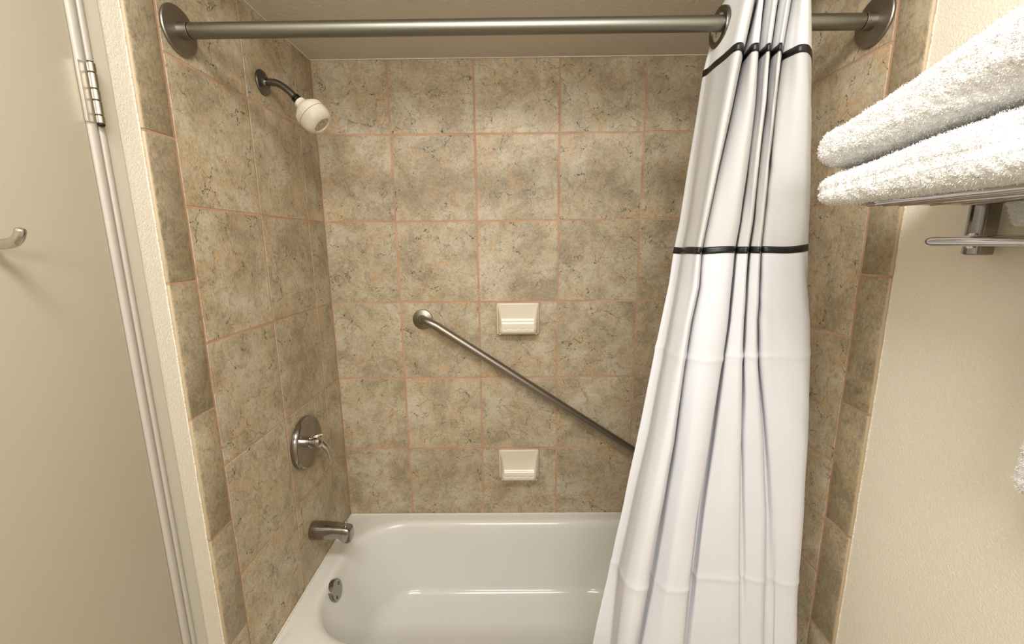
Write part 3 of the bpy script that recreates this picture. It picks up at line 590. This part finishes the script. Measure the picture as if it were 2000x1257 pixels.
cz = [s[0] for s in CURTAIN_SECTIONS]
secs = [np.array(s[1]) for s in CURTAIN_SECTIONS]
NU = 9
def cr(p0, p1, p2, p3, t_): return .5 * ((2 * p1) + (p2 - p0) * t_ + (2 * p0 - 5 * p1 + 4 * p2 - p3) * t_ ** 2 + (3 * p1 - p0 - 3 * p2 + p3) * t_ ** 3)
def row_at(z):
    z = min(max(z, cz[-1]), cz[0]); j = max(i for i in range(len(cz)) if cz[i] >= z - 1e-9); j = min(j, len(cz) - 2)
    t_ = (cz[j] - z) / (cz[j] - cz[j + 1])
    # linear in height between closely spaced sections, softened
    P_ = secs[j] * (1 - t_) + secs[j + 1] * t_
    out = []
    n = len(P_)
    for i in range(n - 1):
        p0, p1, p2, p3 = P_[max(i - 1, 0)], P_[i], P_[i + 1], P_[min(i + 2, n - 1)]
        # centripetal-like damping so tight folds do not overshoot
        d1 = np.linalg.norm(p2 - p1) + 1e-6
        m1 = (p2 - p0); m1 = m1 / (np.linalg.norm(m1) + 1e-6) * min(d1, np.linalg.norm(p1 - p0) + 1e-6 if i else d1) * .9
        m2 = (p3 - p1); m2 = m2 / (np.linalg.norm(m2) + 1e-6) * min(d1, np.linalg.norm(p3 - p2) + 1e-6 if i < n - 2 else d1) * .9
        for k in range(NU):
            t2 = k / NU; h00 = 2 * t2 ** 3 - 3 * t2 ** 2 + 1; h10 = t2 ** 3 - 2 * t2 ** 2 + t2; h01 = -2 * t2 ** 3 + 3 * t2 ** 2; h11 = t2 ** 3 - t2 ** 2
            out.append(h00 * p1 + h10 * m1 + h01 * p2 + h11 * m2)
    out.append(P_[-1]); return np.array(out)
def wrinkle(s, z):
    h = 0
    for zc, a in ((1.300, .0045), (.757, .0045)):        # packing creases running across the cloth
        zz = zc + .010 * noise.noise((s * 5, zc, 0)); h += a * math.exp(-abs(z - zz) / .007) * (.55 + .8 * noise.noise((s * 9, zc * 3, 2)))
    lo = min(1, max(0, (1.62 - z) / .5))
    h += lo * (.0045 * noise.noise((s * 3.1, z * 2.0, 7)) + .0022 * noise.noise((s * 8, z * 6.5, 3)))
    h += .0012 * noise.noise((s * 6, z * 9, 5)) + (.0022 + .0022 * lo) * noise.noise((s * 26, z * 1.3, 11))
    return h
NR = 430; ZB = .23
zs = [cz[0] + (ZB - cz[0]) * (k / NR) for k in range(NR + 1)]
base_rows = {}
def cloth_point_rows(zlist, push=0.0):
    rows = []
    for z in zlist:
        R_ = row_at(z); t_ = np.gradient(R_, axis=0); nn = np.stack([t_[:, 1], -t_[:, 0]], 1); nn /= (np.linalg.norm(nn, axis=1, keepdims=True) + 1e-9)
        L = np.concatenate([[0], np.cumsum(np.linalg.norm(np.diff(R_, axis=0), axis=1))])
        rows.append([(R_[i, 0] + nn[i, 0] * (wrinkle(L[i], z) * .8 + push), R_[i, 1] + nn[i, 1] * (wrinkle(L[i], z) * .8 + push), L[i]) for i in range(len(R_))])
    return rows
def drape(rows, zlist, droop=True):
    V = []
    NC = len(rows[0])
    for r_, z in zip(rows, zlist):
        for i, (x, y, L) in enumerate(r_):
            zz = z
            if droop:     # the header flops down at its right-hand end
                e = max(0, (i / (NC - 1) - .90) / .10); k = max(0, (z - 1.97) / .108)
                zz = z - .030 * e * e * k
            lo = max(0, min(1, (1.70 - z) / .12)) * max(0, min(1, (z - 1.30) / .15))
            zz += lo * (.0035 * noise.noise((L * 14, 2, 8)) + .0045 * max(0, i / (NC - 1) - .86) / .14)
            V.append((x, y, zz))
    return V, NC
def sheet(V, NC, NRr):
    return [(j * NC + i, j * NC + i + 1, (j + 1) * NC + i + 1, (j + 1) * NC + i) for j in range(NRr) for i in range(NC - 1)]
cur = thing('shower_curtain', 'white shower curtain with two black ribbon bands, bunched at the right end of the rod', 'shower curtain', (1.27, -.66, 2.02))
rows = cloth_point_rows(zs); V, NC = drape(rows, zs); F = sheet(V, NC, NR)
fm = []
for j in range(NR):
    zc = (zs[j] + zs[j + 1]) / 2; mi = 2 if zc > 1.942 else (1 if zc > 1.540 else 0); fm += [mi] * (NC - 1)
fab = obj('fabric', V, F, None, cur, mats=['cloth', 'voile', 'cloth_top'], fmat=fm)
sm = fab.modifiers.new('thickness', 'SOLIDIFY'); sm.thickness = .0009; sm.offset = 0
for za, zb_ in ((1.9500, 1.9350), (1.5475, 1.5325)):
    zl = [za + (zb_ - za) * k / 3 for k in range(4)]
    rr_ = cloth_point_rows(zl); V2, n2 = drape(rr_, zl, False)
    o = obj('ribbon_band', V2, sheet(V2, n2, 3), 'ribbon', cur)
    sm = o.modifiers.new('thickness', 'SOLIDIFY'); sm.thickness = .0030; sm.offset = 0
# rolled hem along the free left edge
hem = MB(); hem.tube([(r_[0][0], r_[0][1], z) for r_, z in zip(rows[::2], zs[::2])], .0016, 8); hem.build('side_hem', 'cloth', cur)
# big snap grommet where the rod passes through the first fold
Rm = row_at(RZ); iA = int(NU * 3.2)
seg = [q for q in range(NU * 7) if Rm[q][1] < -.575 and Rm[q][1] > -.65]
p_a = Vector((Rm[seg[0]][0], Rm[seg[0]][1], 0)); p_b = Vector((Rm[seg[-1]][0], Rm[seg[-1]][1], 0)); dirh = (p_b - p_a).normalized()
fq = (-.614 - p_a.y) / (p_b.y - p_a.y); gc = Vector((p_a.x + (p_b.x - p_a.x) * fq, -.614, 2.021)); nrm = dirh.cross(Vector((0, 0, 1))).normalized()
if nrm.x > 0: nrm = -nrm
gc = gc + nrm * .0035
up_ = Vector((0, 0, 1))
rg = MB(); V = []; F = []; n_ = 56; ps = [(.0270, .0035), (.0285, .0052), (.0340, .0058), (.0395, .0045), (.0405, .0012), (.0405, -.004), (.0270, -.004)]
for k in range(n_):
    a = 2 * math.pi * k / n_; d = dirh * math.cos(a) + up_ * math.sin(a)
    for r_, h in ps: V.append(gc + d * r_ + nrm * h)
m_ = len(ps)
for k in range(n_):
    for q in range(m_): F.append((k * m_ + q, k * m_ + (q + 1) % m_, ((k + 1) % n_) * m_ + (q + 1) % m_, ((k + 1) % n_) * m_ + q))
rg.add(V, F); gr = rg.build('grommet', 'pewter', cur)
ins = MB(); V = []; F = []
for k in range(n_):      # clear snap insert inside the ring
    a = 2 * math.pi * k / n_; d = dirh * math.cos(a) + up_ * math.sin(a)
    for r_, h in ((.0185, -.001), (.0185, .0022), (.0235, .0030), (.0275, .0022)): V.append(gc + d * r_ + nrm * h)
for k in range(n_):
    for q in range(3): F.append((k * 4 + q, k * 4 + q + 1, ((k + 1) % n_) * 4 + q + 1, ((k + 1) % n_) * 4 + q))
ins.add(V, F); ins.build('snap_insert', 'hinge_leaf', gr)

# ------------------------------------------------------------------ towel shelf on the right wall
sf = thing('towel_shelf', 'chrome wall-mounted towel shelf with a towel bar below, on the right cream wall', 'towel rack', (W, -.94, 1.57))
for yb in (-.9215, -1.520):
    mb = MB()
    XS = [(1.478, .0), (1.4815, .0018), (1.4815, .0)]
    mb.box((1.4800, yb - .026, 1.5325), (W - .0090 + .004, yb, 1.6180), .0035, seg=3)
    mb.box((1.4775, yb - .026, 1.5335), (1.4815, yb - .0215, 1.6150), .0012); mb.box((1.4775, yb - .0045, 1.5335), (1.4815, yb, 1.6150), .0012)
    br = mb.build('bracket', 'chrome_dull', sf)
    mb = MB(); mb.box((1.296, yb - .026 - .004, 1.6130), (W - .006, yb - .004, 1.6200), .0020, seg=3); mb.build('cross_arm', 'chrome_dull', sf)
    mb = MB(); mb.lathe([(.0125, 0), (.0125, .004), (.0070, .006), (.0070, .052)], (1.4810, yb - .0125, 1.5555), (-1, 0, 0), 36); mb.build('bar_post', 'chrome', sf)
for xr, zr in ((1.302, 1.6170), (1.328, 1.6170), (1.354, 1.6170), (1.404, 1.6170), (1.455, 1.6170)):
    mb = MB(); mb.lathe([(.0005, -.0040), (.0040, -.0032), (.0058, 0), (.0058, .60), (.0040, .6032), (.0005, .6040)], (xr, -.934, zr), (0, -1, 0), 24); mb.build('rail', 'chrome', sf)
mb = MB(); mb.lathe([(.0006, -.0125), (.0040, -.0115), (.0066, -.0075), (.0080, 0), (.0080, .665), (.0066, .6725), (.0006, .6775)], (1.4240, -.927, 1.5555), (0, -1, 0), 36); mb.build('towel_bar', 'chrome', sf)

# ------------------------------------------------------------------ towels
def fuzz(V, Nn, count, L, seed, spread=.6, wt=None):
    """short terry loops standing on a surface sampled by points V with normals Nn"""
    rs = np.random.RandomState(seed); idx = rs.choice(len(V), count, p=wt); P_ = V[idx]; N_ = Nn[idx]
    P_ = P_ + rs.normal(0, .0011, P_.shape)
    d = N_ + rs.normal(0, spread * 1.3, P_.shape); d[:, 2] -= .25; d /= np.linalg.norm(d, axis=1, keepdims=True)
    s_ = np.cross(d, rs.normal(0, 1, P_.shape)); s_ /= np.linalg.norm(s_, axis=1, keepdims=True)
    ln = L * rs.uniform(.6, 1.25, (count, 1)); w_ = .00040
    a = P_ - s_ * w_ - N_ * .0008; b = P_ + s_ * w_ - N_ * .0008; c = P_ + d * ln * .6 + s_ * w_; e = P_ + d * ln * .6 - s_ * w_; g = P_ + d * ln + np.cross(s_, d) * ln * .25
    VV = np.stack([a, b, c, e, g], 1).reshape(-1, 3)
    base = np.arange(count)[:, None] * 5
    return VV, base
def mesh_fast(name, V, quads, tris, mat, parent=None):
    me = bpy.data.meshes.new(name); nq, nt = len(quads), len(tris)
    me.vertices.add(len(V)); me.vertices.foreach_set('co', np.asarray(V, np.float32).ravel())
    me.loops.add(nq * 4 + nt * 3); me.loops.foreach_set('vertex_index', np.concatenate([quads.ravel(), tris.ravel()]).astype(np.int32))
    me.polygons.add(nq + nt); me.polygons.foreach_set('loop_start', np.concatenate([np.arange(nq) * 4, nq * 4 + np.arange(nt) * 3]).astype(np.int32))
    me.polygons.foreach_set('loop_total', np.concatenate([np.full(nq, 4), np.full(nt, 3)]).astype(np.int32))
    me.polygons.foreach_set('use_smooth', np.ones(nq + nt, bool)); me.update(calc_edges=True); me.materials.append(M[mat])
    o = bpy.data.objects.new(name, me); COL.objects.link(o)
    if parent: o.parent = parent; o.matrix_parent_inverse = Matrix.Translation(-Vector(parent.location))
    return o
def towel_mesh(name, fn, NA, NB, closed, count, L, seed, parent=None, caps=True):
    """fn(i, j) -> point for ring index i (along) and j (around)"""
    P_ = np.array([[fn(i / (NA - 1), j / NB) for j in range(NB)] for i in range(NA)])
    du = np.gradient(P_, axis=0); dv = (np.roll(P_, -1, 1) - np.roll(P_, 1, 1)); Nn = np.cross(du, dv); wt = np.linalg.norm(Nn, axis=2).ravel(); wt = wt / wt.sum(); Nn /= (np.linalg.norm(Nn, axis=2, keepdims=True) + 1e-12)
    cen = P_.mean(axis=1, keepdims=True)
    if ((P_ - cen) * Nn).sum() < 0: Nn = -Nn
    flat = P_.reshape(-1, 3); nf = Nn.reshape(-1, 3)
    h = np.array([noise.noise(Vector(q) * 300) * .0016 + noise.noise(Vector(q) * 110) * .0020 for q in flat])
    flat = flat + nf * h[:, None]
    i, j = np.meshgrid(np.arange(NA - 1), np.arange(NB), indexing='ij'); jn = (j + 1) % NB
    Q = np.stack([i * NB + j, i * NB + jn, (i + 1) * NB + jn, (i + 1) * NB + j], -1).reshape(-1, 4)
    nq0 = len(Q); c0, c1 = P_[0].mean(0), P_[-1].mean(0); kk = len(flat); flat = np.concatenate([flat, [c0, c1]]); jj = np.arange(NB); jx = (jj + 1) % NB
    CT = np.concatenate([np.stack([np.full(NB, kk), jx, jj], 1), np.stack([np.full(NB, kk + 1), (NA - 1) * NB + jj, (NA - 1) * NB + jx], 1)])
    VV, base = fuzz(flat[:kk], nf, count, L, seed, wt=wt)
    k0 = len(flat); Q2 = k0 + np.concatenate([base, base + 1, base + 2, base + 3], 1); T2 = np.concatenate([CT, k0 + np.concatenate([base + 3, base + 2, base + 4], 1)])
    return mesh_fast(name, np.concatenate([flat, VV]), np.concatenate([Q, Q2]), T2, 'terry', parent)
def slab(x0, x1, yf, yn, zf, zn, seed, dent=()):
    """folded towel: fat rounded slab, yf far end, yn end towards the camera; zf, zn = (bottom, top) at the far end and further along"""
    def fn(a, b):
        a = .55 * (1 - math.cos(math.pi * a)) / 2 + .45 * a
        w = 2 * math.pi * b; c_, s_ = math.cos(w), math.sin(w)
        ea = .040 / abs(yn - yf); e = 1.0
        if a < ea: e = math.sqrt(max(0, 1 - (1 - a / ea) ** 2.4))
        if a > 1 - ea: e = math.sqrt(max(0, 1 - (1 - (1 - a) / ea) ** 2.4))
        y = yf + (yn - yf) * a; t_ = min(1, max(0, a / .55)); t_ = t_ * t_ * (3 - 2 * t_)
        z0 = zf[0] + (zn[0] - zf[0]) * t_; z1 = zf[1] + (zn[1] - zf[1]) * t_
        hx, hz = (x1 - x0) / 2, (z1 - z0) / 2
        ex = 1 - (1 - e) * .20; ez = .50 + .50 * e
        if a in (0, 1): ex *= .6; ez = .25
        X = (x0 + x1) / 2 + hx * ex * math.copysign(abs(c_) ** (2 / 6.0), c_) * (1 - .045 * abs(s_) ** 2.0)
        Z = (z0 + z1) / 2 + hz * ez * math.copysign(abs(s_) ** (2 / 3.3), s_)
        if seed == 1:
            Z -= .014 * max(0, min(1, (1.300 - X) / .075)) * (1 if s_ < 0 else .3)
        X += .006 * noise.noise((y * 7, Z * 9, seed)); Z += .004 * noise.noise((X * 6, y * 8, seed + 3)) * (1 if s_ > 0 else .15)
        for (dy, dz, ry, rz, am) in dent:
            if c_ < 0: X += am * math.exp(-((y - dy) / ry) ** 2 - ((Z - dz) / rz) ** 2)
        return (X, y, Z)
    return fn
tl = towel_mesh('folded_towel', slab(1.214, 1.480, -.925, -1.47, (1.6235, 1.6690), (1.6235, 1.6970), 1, dent=((-1.20, 1.664, .016, .014, .016),)), 200, 260, True, 240000, .0012, 1)
tag(tl, 'folded white terry towel lying on the chrome shelf rails, lower of the two', 'towel', 'white towels on the shelf')
tu = towel_mesh('folded_towel', slab(1.207, 1.478, -.915, -1.47, (1.6690, 1.7330), (1.6985, 1.7900), 9, dent=((-1.19, 1.712, .05, .010, .010),)), 200, 260, True, 240000, .0012, 2)
tag(tu, 'folded white terry towel stacked on top of another towel on the shelf', 'towel', 'white towels on the shelf')
# corner of a towel hanging behind the shelf rails
def flap(a, b):
    w = 2 * math.pi * b; c_, s_ = math.cos(w), math.sin(w); e = 1 if a < .8 else math.sqrt(max(0, 1 - ((a - .8) / .2) ** 2))
    return (1.4885 + .0065 * s_ * (.5 + .5 * e), -1.1150 + (.160 - .022 * a - .012 * (1 - e)) * math.copysign(abs(c_) ** .35, c_), 1.640 - .064 * a)
fl = towel_mesh('draped_end', flap, 50, 150, True, 30000, .0010, 4, parent=tl)
# hand towel over the bar, nearer the camera
def hang(a, b):
    w = 2 * math.pi * b; c_, s_ = math.cos(w), math.sin(w)
    z = 1.566 - .352 * a; e = 1.0 if a < .93 else math.sqrt(max(0.0, 1 - ((a - .93) / .07) ** 2)); 
    th = .018 * (.4 + .6 * e) * (1 if a > .03 else .8)
    yc = -1.2650; hw = .165 - .022 * (1 - e)
    bul = .012 * math.sin(a * math.pi)
    return (1.4240 + th * math.copysign(abs(s_) ** .8, s_) - bul * (s_ < 0), yc + (hw - .050 * (1 - a)) * math.copysign(abs(c_) ** .30, c_), z)
th_ = towel_mesh('hanging_towel', hang, 130, 180, True, 120000, .0012, 3)
tag(th_, 'white terry hand towel hanging from the chrome bar at the right edge', 'towel')
